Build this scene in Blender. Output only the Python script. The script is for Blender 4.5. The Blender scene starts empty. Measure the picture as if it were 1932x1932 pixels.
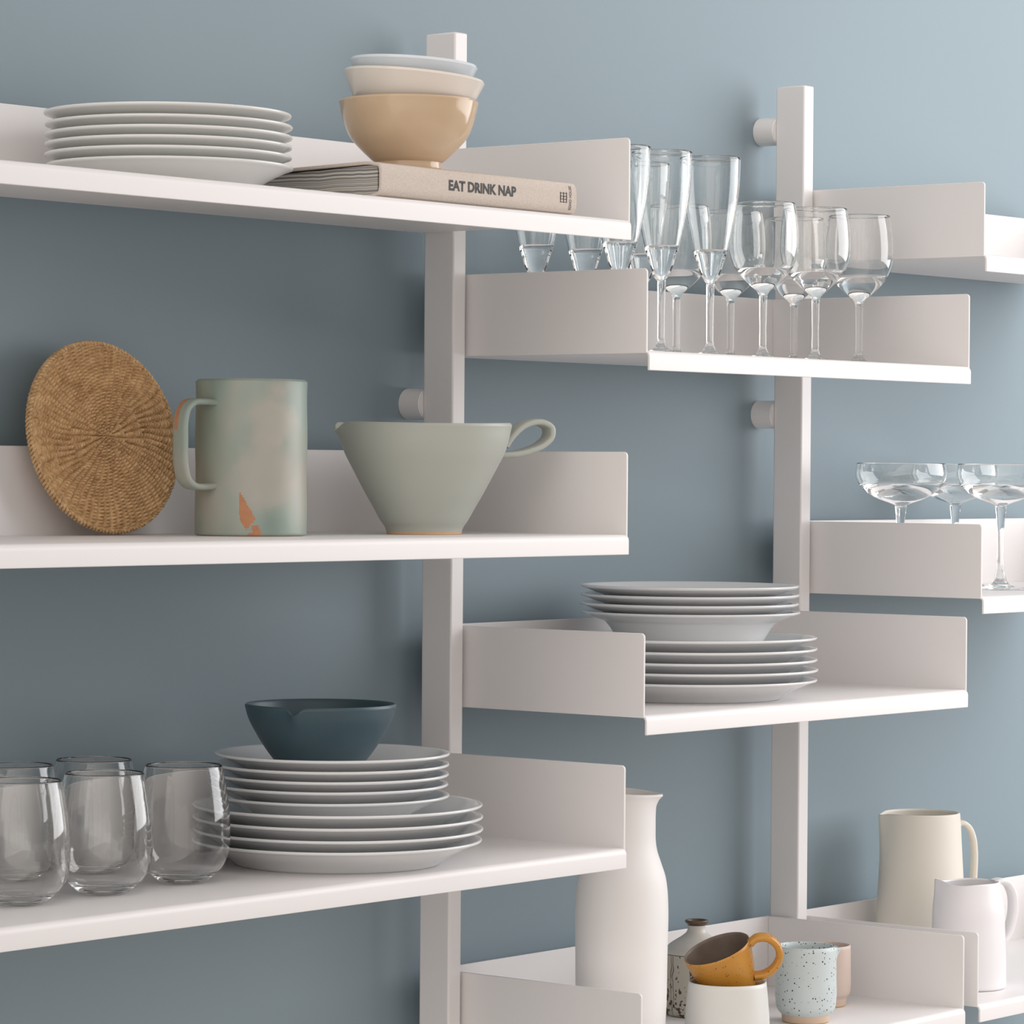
import bpy, bmesh, math, random
from mathutils import Vector, Matrix
random.seed(7)
PI = math.pi
scene = bpy.context.scene
COL = scene.collection

# ---------------------------------------------------------------- camera
YAW, PITCH, ROLL = 0.89069, -0.01155, 0.00726
CAM = Vector((-2.63931, -2.26439, -0.00062))
FPX = 6793.43
FWD = Vector((math.sin(YAW) * math.cos(PITCH), math.cos(YAW) * math.cos(PITCH), math.sin(PITCH)))
_r = Vector((math.cos(YAW), -math.sin(YAW), 0.0))
_u = _r.cross(FWD)
RIGHT = math.cos(ROLL) * _r + math.sin(ROLL) * _u
UP = math.cos(ROLL) * _u - math.sin(ROLL) * _r
cd = bpy.data.cameras.new('camera')
cam = bpy.data.objects.new('camera', cd)
COL.objects.link(cam)
cd.sensor_width = 36.0
cd.lens = FPX / 1932.0 * 36.0
cd.clip_start, cd.clip_end = 0.05, 60
rot = Matrix((RIGHT, UP, -FWD)).transposed()
cam.matrix_world = Matrix.Translation(CAM) @ rot.to_4x4()
scene.camera = cam

# ---------------------------------------------------------------- light
world = bpy.data.worlds.new('daylit_room')
scene.world = world
world.use_nodes = True
wn, wl = world.node_tree.nodes, world.node_tree.links
wn.clear()
wo = wn.new('ShaderNodeOutputWorld')
bg = wn.new('ShaderNodeBackground')
tc = wn.new('ShaderNodeTexCoord')
# pale room around: warm floor below, white above, the brighter half of the room on the left behind the viewer
vm = wn.new('ShaderNodeVectorMath')
vm.operation = 'DOT_PRODUCT'
vm.inputs[1].default_value = (-0.90, 0.27, 0.34)
mr = wn.new('ShaderNodeMapRange')
mr.inputs['From Min'].default_value = -1
rp = wn.new('ShaderNodeValToRGB')
wl.new(tc.outputs['Generated'], vm.inputs[0])
wl.new(vm.outputs['Value'], mr.inputs['Value'])
wl.new(mr.outputs[0], rp.inputs[0])
e = rp.color_ramp.elements
e[0].position, e[0].color = 0.25, (0.26, 0.26, 0.27, 1)
e[1].position, e[1].color = 0.85, (1.97, 1.82, 1.71, 1)
wl.new(rp.outputs[0], bg.inputs[0])
bg.inputs[1].default_value = 0.82
wl.new(bg.outputs[0], wo.inputs[0])

def area(name, loc, target, sx_, sy_, power, color):
    l = bpy.data.lights.new(name, 'AREA')
    l.shape = 'RECTANGLE'
    l.size, l.size_y, l.energy, l.color = sx_, sy_, power, color
    o = bpy.data.objects.new(name, l)
    COL.objects.link(o)
    o.location = loc
    d = Vector(target) - Vector(loc)
    o.rotation_euler = d.to_track_quat('-Z', 'Y').to_euler()
    return o
area('window_daylight', (2.20, -1.62, 0.72), (0.1, 0.0, -0.05), 2.5, 2.2, 71, (1.0, 0.99, 1.0))

vs = scene.view_settings
vs.view_transform = 'Standard'
vs.look = 'None'
vs.exposure = 0.0
vs.gamma = 1.0
vs.use_curve_mapping = False
# glass stands behind glass: let light pass through many surfaces
cy = scene.cycles
cy.max_bounces, cy.diffuse_bounces, cy.glossy_bounces, cy.transmission_bounces, cy.transparent_max_bounces = 40, 5, 12, 40, 16

# ---------------------------------------------------------------- helpers
def tag(o, label=None, cat=None, group=None, kind=None):
    if label: o['label'] = label
    if cat: o['category'] = cat
    if group: o['group'] = group
    if kind: o['kind'] = kind
    return o

def empty(name, loc, label, cat, group=None, rz=0.0):
    o = bpy.data.objects.new(name, None)
    o.empty_display_size = 0.02
    COL.objects.link(o)
    o.location = loc
    o.rotation_euler = (0, 0, rz)
    return tag(o, label, cat, group)

def finish(name, bm, mats, parent=None, smooth=True, loc=None, bevel=0.0, angle=35):
    bmesh.ops.recalc_face_normals(bm, faces=bm.faces[:])
    me = bpy.data.meshes.new(name)
    bm.to_mesh(me)
    bm.free()
    for m in (mats if isinstance(mats, (list, tuple)) else [mats]):
        me.materials.append(m)
    if smooth:
        me.polygons.foreach_set('use_smooth', [True] * len(me.polygons))
        me.set_sharp_from_angle(angle=math.radians(angle))
    o = bpy.data.objects.new(name, me)
    COL.objects.link(o)
    if parent is not None: o.parent = parent
    if loc is not None: o.location = loc
    if bevel:
        b = o.modifiers.new('edge', 'BEVEL')
        b.width, b.segments, b.limit_method = bevel, 2, 'ANGLE'
    return o

def copy_tree(o, parent=None):
    c = o.copy()
    COL.objects.link(c)
    c.parent = parent
    for ch in list(o.children):
        copy_tree(ch, c)
    return c

def add_box(bm, x0, x1, y0, y1, z0, z1):
    v = [bm.verts.new(p) for p in ((x0,y0,z0),(x1,y0,z0),(x1,y1,z0),(x0,y1,z0),(x0,y0,z1),(x1,y0,z1),(x1,y1,z1),(x0,y1,z1))]
    for f in ((0,1,2,3),(4,5,6,7),(0,1,5,4),(1,2,6,5),(2,3,7,6),(3,0,4,7)):
        bm.faces.new([v[i] for i in f])

def catmull(pts, n=6):
    """a smooth curve through pts; tangents weigh the neighbours by distance, so close points do not overshoot."""
    P = [Vector(p) for p in pts]
    h = [max((b - a).length, 1e-9) for a, b in zip(P, P[1:])]
    m = []
    for i in range(len(P)):
        if i == 0: m.append((P[1] - P[0]) / h[0])
        elif i == len(P) - 1: m.append((P[-1] - P[-2]) / h[-1])
        else:
            a, b = (P[i] - P[i-1]) / h[i-1], (P[i+1] - P[i]) / h[i]
            m.append((a * h[i] + b * h[i-1]) / (h[i] + h[i-1]))
    out = []
    for i in range(len(P) - 1):
        for q in range(n):
            t = q / n
            t2, t3 = t * t, t ** 3
            out.append(tuple(P[i] * (2*t3 - 3*t2 + 1) + m[i] * h[i] * (t3 - 2*t2 + t) + P[i+1] * (3*t2 - 2*t3) + m[i+1] * h[i] * (t3 - t2)))
    out.append(tuple(P[-1]))
    return out

def add_lathe(bm, prof, seg=96, deform=None, mat_fn=None):
    """prof: (r, z) points, an outline turned about the z axis; deform(x,y,z,i)->(x,y,z)."""
    rings = []
    for i, (r, z) in enumerate(prof):
        if r < 1e-6:
            p = (0, 0, z)
            rings.append([bm.verts.new(deform(*p, i) if deform else p)])
        else:
            ring = []
            for k in range(seg):
                a = 2 * PI * k / seg
                p = (r * math.cos(a), r * math.sin(a), z)
                ring.append(bm.verts.new(deform(*p, i) if deform else p))
            rings.append(ring)
    for i in range(len(rings) - 1):
        A, B = rings[i], rings[i + 1]
        for k in range(seg):
            k2 = (k + 1) % seg
            if len(A) == 1 and len(B) == 1: continue
            if len(A) == 1: f = bm.faces.new((A[0], B[k], B[k2]))
            elif len(B) == 1: f = bm.faces.new((A[k], A[k2], B[0]))
            else: f = bm.faces.new((A[k], A[k2], B[k2], B[k]))
            if mat_fn: f.material_index = mat_fn(i, k)

def offset_profile(prof, t):
    """the inside of a wall of thickness t whose outside is prof (bottom to rim)."""
    out = []
    for i in range(len(prof)):
        a, b = prof[max(i - 1, 0)], prof[min(i + 1, len(prof) - 1)]
        dx, dz = b[0] - a[0], b[1] - a[1]
        L = math.hypot(dx, dz) or 1
        out.append((prof[i][0] - t * dz / L, prof[i][1] + t * dx / L))
    return out

def vessel(outer, t, floor, rim_round=True):
    """outer: profile from the foot's edge to the rim. A closed outline with an inside t thick and its bottom at height floor."""
    inner = [(r, z) for r, z in offset_profile(outer, t) if z > floor + 0.0015 and r > 0.002]
    rt = outer[-1]
    it = inner[-1]
    mid = ((rt[0] + it[0]) / 2, max(rt[1], it[1]) + t * 0.35)
    r0, z0 = inner[0]
    bot = [(0, floor), (r0 * 0.55, floor + 0.0002), (r0 * 0.85, floor + (z0 - floor) * 0.3)]
    return [(0, outer[0][1])] + outer + [mid] + inner[::-1] + bot[::-1]

def sweep(bm, pts, side, w, t, w_fn=None, n=12, power=3.0):
    """a strap along pts, w wide in the direction side and t thick, with rounded edges."""
    pts = [Vector(p) for p in pts]
    side = Vector(side).normalized()
    rings = []
    for i, p in enumerate(pts):
        T = (pts[min(i + 1, len(pts) - 1)] - pts[max(i - 1, 0)]).normalized()
        B = (side - T * side.dot(T)).normalized()
        N = T.cross(B)
        s = w_fn(i / (len(pts) - 1)) if w_fn else 1.0
        ring = []
        for k in range(n):
            a = 2 * PI * k / n
            c, sn = math.cos(a), math.sin(a)
            cx = math.copysign(abs(c) ** (2 / power), c)
            cy = math.copysign(abs(sn) ** (2 / power), sn)
            ring.append(bm.verts.new(p + B * (cx * w / 2 * s) + N * (cy * t / 2 * s)))
        rings.append(ring)
    for A, B in zip(rings, rings[1:]):
        for k in range(n):
            bm.faces.new((A[k], A[(k + 1) % n], B[(k + 1) % n], B[k]))
    bm.faces.new(rings[0][::-1])
    bm.faces.new(rings[-1])

def add_strip(bm, path, t, x0, x1, nx=1):
    """a bent sheet: path of (y, z), t thick, running from x0 to x1."""
    L, R = [], []
    for i, p in enumerate(path):
        a, b = path[max(i - 1, 0)], path[min(i + 1, len(path) - 1)]
        dy, dz = b[0] - a[0], b[1] - a[1]
        l = math.hypot(dy, dz)
        ny, nz = -dz / l, dy / l
        L.append((p[0] + ny * t / 2, p[1] + nz * t / 2))
        R.append((p[0] - ny * t / 2, p[1] - nz * t / 2))
    loop = L + R[::-1]
    rings = [[bm.verts.new((x0 + (x1 - x0) * j / nx, y, z)) for y, z in loop] for j in range(nx + 1)]
    n = len(loop)
    for A, B in zip(rings, rings[1:]):
        for k in range(n):
            bm.faces.new((A[k], A[(k + 1) % n], B[(k + 1) % n], B[k]))
    m = len(path)
    for ring in (rings[0], rings[-1]):
        for k in range(m - 1):
            bm.faces.new((ring[k], ring[k + 1], ring[n - 2 - k], ring[n - 1 - k]))

# ---------------------------------------------------------------- materials
def mat(name):
    m = bpy.data.materials.new(name)
    m.use_nodes = True
    return m, m.node_tree.nodes, m.node_tree.links, m.node_tree.nodes['Principled BSDF']

def simple(name, col, rough=0.5, coat=0.0, noise=0.0, nscale=30.0, bump=0.0, bscale=200.0, spec=0.5):
    m, n, l, b = mat(name)
    b.inputs['Roughness'].default_value = rough
    b.inputs['Specular IOR Level'].default_value = spec
    if coat:
        b.inputs['Coat Weight'].default_value = coat
        b.inputs['Coat Roughness'].default_value = 0.06
    t = n.new('ShaderNodeTexCoord')
    if noise:
        nz = n.new('ShaderNodeTexNoise')
        nz.inputs['Scale'].default_value = nscale
        nz.inputs['Detail'].default_value = 4
        l.new(t.outputs['Object'], nz.inputs['Vector'])
        mx = n.new('ShaderNodeMix'); mx.data_type = 'RGBA'
        mx.inputs[6].default_value = (*[c * (1 - noise) for c in col], 1)
        mx.inputs[7].default_value = (*[min(1, c * (1 + noise)) for c in col], 1)
        l.new(nz.outputs[0], mx.inputs[0])
        l.new(mx.outputs[2], b.inputs['Base Color'])
    else:
        b.inputs['Base Color'].default_value = (*col, 1)
    if bump:
        nb = n.new('ShaderNodeTexNoise')
        nb.inputs['Scale'].default_value = bscale
        nb.inputs['Detail'].default_value = 3
        l.new(t.outputs['Object'], nb.inputs['Vector'])
        bp = n.new('ShaderNodeBump')
        bp.inputs['Strength'].default_value = bump
        bp.inputs['Distance'].default_value = 0.001
        l.new(nb.outputs[0], bp.inputs['Height'])
        l.new(bp.outputs[0], b.inputs['Normal'])
    return m

def speckled(name, col, dot, dscale=220.0, size=0.22, rough=0.5, density=0.45, noise=0.06, coat=0.0):
    """a glaze of colour col with small dark flecks."""
    m, n, l, b = mat(name)
    b.inputs['Roughness'].default_value = rough
    b.inputs['Coat Weight'].default_value = coat
    t = n.new('ShaderNodeTexCoord')
    v = n.new('ShaderNodeTexVoronoi')
    v.inputs['Scale'].default_value = dscale
    l.new(t.outputs['Object'], v.inputs['Vector'])
    # each cell's own random value sets how large its fleck is
    sp = n.new('ShaderNodeSeparateColor')
    l.new(v.outputs['Color'], sp.inputs[0])
    mr = n.new('ShaderNodeMapRange')
    mr.inputs['From Min'].default_value = 1 - density
    mr.inputs['To Max'].default_value = size
    l.new(sp.outputs[0], mr.inputs['Value'])
    lt = n.new('ShaderNodeMath'); lt.operation = 'LESS_THAN'
    l.new(v.outputs['Distance'], lt.inputs[0])
    l.new(mr.outputs[0], lt.inputs[1])
    nz = n.new('ShaderNodeTexNoise')
    nz.inputs['Scale'].default_value = 25
    nz.inputs['Detail'].default_value = 4
    l.new(t.outputs['Object'], nz.inputs['Vector'])
    m0 = n.new('ShaderNodeMix'); m0.data_type = 'RGBA'
    m0.inputs[6].default_value = (*[c * (1 - noise) for c in col], 1)
    m0.inputs[7].default_value = (*[min(1, c * (1 + noise)) for c in col], 1)
    l.new(nz.outputs[0], m0.inputs[0])
    m1 = n.new('ShaderNodeMix'); m1.data_type = 'RGBA'
    l.new(lt.outputs[0], m1.inputs[0])
    l.new(m0.outputs[2], m1.inputs[6])
    m1.inputs[7].default_value = (*dot, 1)
    l.new(m1.outputs[2], b.inputs['Base Color'])
    return m

M = {}
M['white_metal'] = simple('white_powder_coat', (0.77, 0.748, 0.742), 0.42, bump=0.03, bscale=900)
M['wall'] = simple('blue_grey_wall_paint', (0.237, 0.303, 0.340), 0.6, noise=0.012, nscale=5, bump=0.06, bscale=160, spec=0.3)
M['floor'] = simple('oak_floor', (0.62, 0.57, 0.53), 0.5, noise=0.1, nscale=4)
M['porcelain'] = simple('white_porcelain', (0.715, 0.725, 0.73), 0.10, spec=0.5)
M['plate_warm'] = simple('off_white_porcelain', (0.75, 0.755, 0.735), 0.18, spec=0.45)
M['tan'] = simple('tan_glaze', (0.56, 0.415, 0.275), 0.12, noise=0.16, nscale=16)
M['cream'] = simple('cream_glaze', (0.73, 0.67, 0.60), 0.14, noise=0.04, nscale=16)
M['pale_blue'] = simple('pale_blue_glaze', (0.66, 0.71, 0.75), 0.14, noise=0.04, nscale=16)
M['sage'] = simple('sage_matt_glaze', (0.41, 0.43, 0.385), 0.42, noise=0.05, nscale=12)
M['bare_clay'] = simple('bare_clay', (0.60, 0.40, 0.25), 0.8, noise=0.1, nscale=60)
M['terracotta'] = simple('terracotta_clay', (0.50, 0.235, 0.12), 0.8, noise=0.2, nscale=90)
M['teal'] = simple('dark_teal_glaze', (0.045, 0.085, 0.105), 0.42, noise=0.35, nscale=14)
M['white_matt'] = simple('white_matt_ceramic', (0.80, 0.78, 0.765), 0.55)
M['cream_matt'] = simple('cream_matt_ceramic', (0.74, 0.70, 0.62), 0.55, noise=0.03, nscale=10)
M['white_gloss'] = simple('white_lilac_ceramic', (0.79, 0.775, 0.79), 0.35)
M['linen'] = simple('book_linen', (0.585, 0.515, 0.455), 0.9, noise=0.22, nscale=700, bump=0.5, bscale=900, spec=0.2)
M['ink'] = simple('black_print', (0.02, 0.018, 0.016), 0.6)
M['orange'] = speckled('amber_glaze', (0.52, 0.24, 0.035), (0.20, 0.10, 0.03), 420, 0.40, 0.33, 0.40, 0.24)
M['brown_inside'] = simple('brown_speckled_inside', (0.150, 0.112, 0.085), 0.45, noise=0.45, nscale=70)
M['pale_cup'] = simple('pale_grey_white_glaze', (0.66, 0.66, 0.63), 0.4, noise=0.05, nscale=18)
M['blue_speckle'] = speckled('pale_blue_speckled_glaze', (0.55, 0.615, 0.62), (0.04, 0.05, 0.06), 430, 0.40, 0.45, 0.36, 0.05)
M['pink_clay'] = simple('dusky_pink_glaze', (0.58, 0.465, 0.405), 0.5, noise=0.05, nscale=40)
M['tan_foot'] = simple('unglazed_tan_foot', (0.60, 0.45, 0.33), 0.7, noise=0.08, nscale=60)
M['brown_rim'] = simple('iron_brown_rim', (0.10, 0.06, 0.035), 0.35, noise=0.3, nscale=120)
M['vase_top'] = simple('grey_white_vase_glaze', (0.56, 0.545, 0.50), 0.35, noise=0.06, nscale=30)

def glass_mat(name, tint):
    m, n, l, b = mat(name)
    n.remove(b)
    g = n.new('ShaderNodeBsdfGlass')
    g.inputs['Color'].default_value = (*tint, 1)
    g.inputs['Roughness'].default_value = 0.0
    g.inputs['IOR'].default_value = 1.46
    l.new(g.outputs[0], n['Material Output'].inputs[0])
    return m
M['glass'] = glass_mat('clear_glass', (0.998, 1.0, 0.998))

# celadon mug glaze: grey green with soft pink-beige clouds
def celadon():
    m, n, l, b = mat('celadon_cloud_glaze')
    b.inputs['Roughness'].default_value = 0.42
    t = n.new('ShaderNodeTexCoord')
    mp = n.new('ShaderNodeMapping')
    mp.inputs['Scale'].default_value = (1, 1, 0.55)
    l.new(t.outputs['Object'], mp.inputs[0])
    nz = n.new('ShaderNodeTexNoise')
    nz.inputs['Scale'].default_value = 17
    nz.inputs['Detail'].default_value = 2.5
    l.new(mp.outputs[0], nz.inputs['Vector'])
    r = n.new('ShaderNodeValToRGB')
    e = r.color_ramp.elements
    e[0].position, e[0].color = 0.34, (0.20, 0.275, 0.24, 1)
    e[1].position, e[1].color = 0.74, (0.44, 0.41, 0.35, 1)
    q = r.color_ramp.elements.new(0.52)
    q.color = (0.31, 0.37, 0.32, 1)
    l.new(nz.outputs[0], r.inputs[0])
    # two soft pink-beige clouds on the side towards the room
    last = r.outputs[0]
    for (x, y, z, rad) in ((0.046, 0.016, 0.052, 0.030), (0.044, 0.022, 0.100, 0.024), (0.040, 0.030, 0.122, 0.012)):
        d = n.new('ShaderNodeVectorMath'); d.operation = 'DISTANCE'
        d.inputs[1].default_value = (x, y, z)
        ws = n.new('ShaderNodeTexNoise')
        ws.inputs['Scale'].default_value = 55
        l.new(t.outputs['Object'], ws.inputs['Vector'])
        l.new(t.outputs['Object'], d.inputs[0])
        ad = n.new('ShaderNodeMath'); ad.operation = 'MULTIPLY_ADD'
        l.new(ws.outputs[0], ad.inputs[0]); ad.inputs[1].default_value = 0.022
        l.new(d.outputs['Value'], ad.inputs[2])
        mr = n.new('ShaderNodeMapRange')
        mr.interpolation_type = 'SMOOTHSTEP'
        mr.inputs['From Min'].default_value = rad + 0.020
        mr.inputs['From Max'].default_value = rad - 0.001
        mr.inputs['To Max'].default_value = 0.62
        l.new(ad.outputs[0], mr.inputs['Value'])
        k = n.new('ShaderNodeMix'); k.data_type = 'RGBA'
        l.new(mr.outputs[0], k.inputs[0])
        l.new(last, k.inputs[6])
        k.inputs[7].default_value = (0.47, 0.41, 0.36, 1)
        last = k.outputs[2]
    l.new(last, b.inputs['Base Color'])
    return m
M['celadon'] = celadon()

def wicker():
    m, n, l, b = mat('woven_seagrass')
    b.inputs['Roughness'].default_value = 0.7
    b.inputs['Specular IOR Level'].default_value = 0.3
    t = n.new('ShaderNodeTexCoord')
    nz = n.new('ShaderNodeTexNoise')
    nz.inputs['Scale'].default_value = 260
    nz.inputs['Detail'].default_value = 3
    l.new(t.outputs['Object'], nz.inputs['Vector'])
    n2 = n.new('ShaderNodeTexNoise')
    n2.inputs['Scale'].default_value = 120
    l.new(t.outputs['Object'], n2.inputs['Vector'])
    ad = n.new('ShaderNodeMath'); ad.operation = 'ADD'
    l.new(nz.outputs[0], ad.inputs[0]); l.new(n2.outputs[0], ad.inputs[1])
    hv = n.new('ShaderNodeMath'); hv.operation = 'MULTIPLY'; hv.inputs[1].default_value = 0.5
    l.new(ad.outputs[0], hv.inputs[0])
    r = n.new('ShaderNodeValToRGB')
    e = r.color_ramp.elements
    e[0].position, e[0].color = 0.36, (0.46, 0.28, 0.13, 1)
    e[1].position, e[1].color = 0.66, (0.74, 0.51, 0.28, 1)
    l.new(hv.outputs[0], r.inputs[0])
    l.new(r.outputs[0], b.inputs['Base Color'])
    return m
M['wicker'] = wicker()

def pages():
    m, n, l, b = mat('page_edges')
    b.inputs['Roughness'].default_value = 0.75
    t = n.new('ShaderNodeTexCoord')
    sp = n.new('ShaderNodeSeparateXYZ')
    l.new(t.outputs['Object'], sp.inputs[0])
    wv = n.new('ShaderNodeTexNoise')
    wv.noise_dimensions = '1D'
    wv.inputs['Scale'].default_value = 22
    l.new(sp.outputs['Y'], wv.inputs['W'])
    ml = n.new('ShaderNodeMath'); ml.operation = 'MULTIPLY_ADD'
    l.new(wv.outputs[0], ml.inputs[0])
    ml.inputs[1].default_value = 0.004
    l.new(sp.outputs['Z'], ml.inputs[2])
    nz = n.new('ShaderNodeTexNoise')
    nz.noise_dimensions = '1D'
    nz.inputs['Scale'].default_value = 620
    nz.inputs['Detail'].default_value = 3
    l.new(ml.outputs[0], nz.inputs['W'])
    r = n.new('ShaderNodeValToRGB')
    e = r.color_ramp.elements
    e[0].position, e[0].color = 0.38, (0.16, 0.165, 0.165, 1)
    e[1].position, e[1].color = 0.64, (0.60, 0.56, 0.50, 1)
    l.new(nz.outputs[0], r.inputs[0])
    l.new(r.outputs[0], b.inputs['Base Color'])
    return m
M['pages'] = pages()

def vase_body():
    """stoneware with dark flecks, a few long cracks and brown speckling towards the foot."""
    m, n, l, b = mat('speckled_stoneware')
    b.inputs['Roughness'].default_value = 0.5
    t = n.new('ShaderNodeTexCoord')
    mp = n.new('ShaderNodeMapping')
    mp.inputs['Scale'].default_value = (1, 1, 0)
    wn_ = n.new('ShaderNodeTexNoise')
    wn_.inputs['Scale'].default_value = 45
    l.new(t.outputs['Object'], wn_.inputs['Vector'])
    wa = n.new('ShaderNodeVectorMath'); wa.operation = 'MULTIPLY_ADD'
    wa.inputs[1].default_value = (0.008, 0.008, 0.0)
    l.new(wn_.outputs['Color'], wa.inputs[0])
    l.new(t.outputs['Object'], wa.inputs[2])
    l.new(wa.outputs[0], mp.inputs[0])
    v = n.new('ShaderNodeTexVoronoi')
    v.feature = 'DISTANCE_TO_EDGE'
    v.inputs['Scale'].default_value = 62
    l.new(mp.outputs[0], v.inputs['Vector'])
    c = n.new('ShaderNodeMath'); c.operation = 'LESS_THAN'; c.inputs[1].default_value = 0.016
    l.new(v.outputs[0], c.inputs[0])
    nz = n.new('ShaderNodeTexNoise')
    nz.inputs['Scale'].default_value = 190
    nz.inputs['Detail'].default_value = 3
    l.new(t.outputs['Object'], nz.inputs['Vector'])
    sp = n.new('ShaderNodeSeparateXYZ')
    l.new(t.outputs['Object'], sp.inputs[0])
    mr = n.new('ShaderNodeMapRange')
    mr.inputs['From Min'].default_value = 0.0
    mr.inputs['From Max'].default_value = 0.045
    mr.inputs['To Min'].default_value = 0.53
    mr.inputs['To Max'].default_value = 0.65
    l.new(sp.outputs['Z'], mr.inputs['Value'])
    g = n.new('ShaderNodeMath'); g.operation = 'GREATER_THAN'
    l.new(nz.outputs[0], g.inputs[0]); l.new(mr.outputs[0], g.inputs[1])
    mx = n.new('ShaderNodeMath'); mx.operation = 'MAXIMUM'
    l.new(c.outputs[0], mx.inputs[0]); l.new(g.outputs[0], mx.inputs[1])
    k = n.new('ShaderNodeMix'); k.data_type = 'RGBA'
    k.inputs[6].default_value = (0.50, 0.47, 0.40, 1)
    k.inputs[7].default_value = (0.07, 0.045, 0.03, 1)
    l.new(mx.outputs[0], k.inputs[0])
    l.new(k.outputs[2], b.inputs['Base Color'])
    return m
M['stoneware'] = vase_body()

# ---------------------------------------------------------------- measures of the shelving
PW, PD, GAP, BACK, DEPTH = 0.0186, 0.0369, 0.00375, 0.0265, 0.25     # post width and depth, gap beside it, distance of back from wall, shelf depth
BAY = 0.58698
HP, LIP, T = 0.0757, 0.0183, 0.0024
SZ = {'L1': 0.22849, 'L2': -0.05856, 'L3': -0.34556, 'M1': 0.1107, 'M2': -0.22546, 'M3': -0.55769, 'R1': 0.22941, 'R2': -0.12913, 'R3': -0.55755}
XR = {'L': (-1.16, -PW/2 - GAP), 'M': (PW/2 + GAP, BAY - PW/2 - GAP), 'R': (BAY + PW/2 + GAP, BAY * 2 - PW/2 - GAP)}

def on_shelf(px, s, v):
    """the point of shelf s at depth v (0 back, 1 front edge) seen in the photo's column px; and metres per pixel there."""
    Y, Z = -(BACK + v * DEPTH), SZ[s]
    X = 0.0
    for _ in range(25):
        d = Vector((X, Y, Z)) - CAM
        x = 966 + FPX * d.dot(RIGHT) / d.dot(FWD)
        X += (px - x) * d.dot(FWD) / FPX / RIGHT.x
    d = Vector((X, Y, Z)) - CAM
    return Vector((X, Y, Z)), d.dot(FWD) / FPX

def on_plane(px, py, z):
    d = FWD + RIGHT * ((px - 966) / FPX) + UP * ((966 - py) / FPX)
    return CAM + d * ((z - CAM.z) / d.z)

RH = Vector((math.cos(YAW), -math.sin(YAW), 0))      # to the photo's right, level
TH = Vector((-math.sin(YAW), -math.cos(YAW), 0))     # towards the viewer, level
def heading(deg):
    """turn about z that points local +x: 0 the photo's right, 90 the viewer, 180 the photo's left."""
    d = RH * math.cos(math.radians(deg)) + TH * math.sin(math.radians(deg))
    return math.atan2(d.y, d.x)

# ---------------------------------------------------------------- setting
bm = bmesh.new(); add_box(bm, -3.2, 3.0, 0.0, 0.12, -1.35, 1.45)
tag(finish('wall_back', bm, M['wall'], smooth=False), 'blue-grey painted wall behind the white shelves', 'wall', kind='structure')
bm = bmesh.new(); add_box(bm, -3.2, 3.0, -3.2, 0.0, -1.43, -1.35)
tag(finish('floor', bm, M['floor'], smooth=False), 'wooden floor in front of the blue-grey wall', 'floor', kind='structure')

# ---------------------------------------------------------------- uprights
def post(x, ztop, standoffs, label):
    e = empty('upright_post', (x, -BACK, -1.0), label, 'post', 'white uprights carrying the shelves')
    bm = bmesh.new(); add_box(bm, -PW/2, PW/2, -PD, 0, 0, ztop + 1.0)
    finish('tube', bm, M['white_metal'], e, bevel=0.0016)
    for z in standoffs:
        bm = bmesh.new()
        add_lathe(bm, [(0, 0), (0.0148, 0), (0.0152, 0.0005), (0.0152, BACK - 0.0012), (0.0144, BACK - 0.0006), (0.0144, BACK), (0, BACK)], 48)
        bmesh.ops.rotate(bm, verts=bm.verts[:], cent=(0, 0, 0), matrix=Matrix.Rotation(PI/2, 3, 'X'))
        s = finish('wall_standoff', bm, M['white_metal'], e, loc=(0, BACK, z + 1.0))
    return e
post(0.0, 0.41617, (0.0625,), 'white metal upright in the middle, behind the stacked bowls and the sage pouring bowl')
post(BAY, 0.41691, (0.3697, 0.0620), 'white metal upright on the right, two round wall spacers showing beside it')

# ---------------------------------------------------------------- shelves
def shelf(s, label):
    x0, x1 = XR[s[0]]
    z = SZ[s]
    e = empty('wall_shelf', ((x0 + x1) / 2, -BACK, z), label, 'shelf', 'white metal wall shelves')
    w = (x1 - x0) / 2
    r = 0.0045
    path = [(-T, -T/2)] + [(-DEPTH - 0.0015 + r - r * math.sin(a), -T/2 - r + r * math.cos(a)) for a in [PI/2 * k / 5 for k in range(6)]] + [(-DEPTH - 0.0015, -LIP)]
    bm = bmesh.new()
    add_strip(bm, path, T, -w + 0.0014, w - 0.0014)
    finish('shelf_board', bm, M['white_metal'], e, bevel=0.0006)
    bm = bmesh.new(); add_box(bm, -w, w, -T, 0, -T, HP)
    finish('back_panel', bm, M['white_metal'], e, bevel=0.0006)
    for side in (-1, 1):
        bm = bmesh.new()
        rr = 0.004
        out = [(-T, -T), (-DEPTH, -T)] + [(-DEPTH + rr - rr * math.cos(a), HP - rr + rr * math.sin(a)) for a in [PI/2 * k / 6 for k in range(7)]] + [(-T, HP)]
        xa, xb = (-w, -w + T) if side < 0 else (w - T, w)
        A = [bm.verts.new((xa, y, q)) for y, q in out]
        B = [bm.verts.new((xb, y, q)) for y, q in out]
        bm.faces.new(A); bm.faces.new(B[::-1])
        for k in range(len(out)):
            bm.faces.new((A[k], A[(k+1) % len(out)], B[(k+1) % len(out)], B[k]))
        finish('side_panel', bm, M['white_metal'], e, bevel=0.0006)
    return e
shelf('L1', 'top left white metal shelf carrying the book and stacked bowls')
shelf('L2', 'middle left white metal shelf carrying the woven mat, mug and sage pouring bowl')
shelf('L3', 'bottom left white metal shelf carrying tumblers and a stack of plates')
shelf('M1', 'white metal shelf carrying champagne flutes and wine glasses')
shelf('M2', 'centre white metal shelf carrying two kinds of stacked white plates')
shelf('M3', 'white metal shelf at the bottom carrying the tall carafe and small cups')
shelf('R1', 'empty white metal shelf at the upper right edge of the photo')
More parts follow.
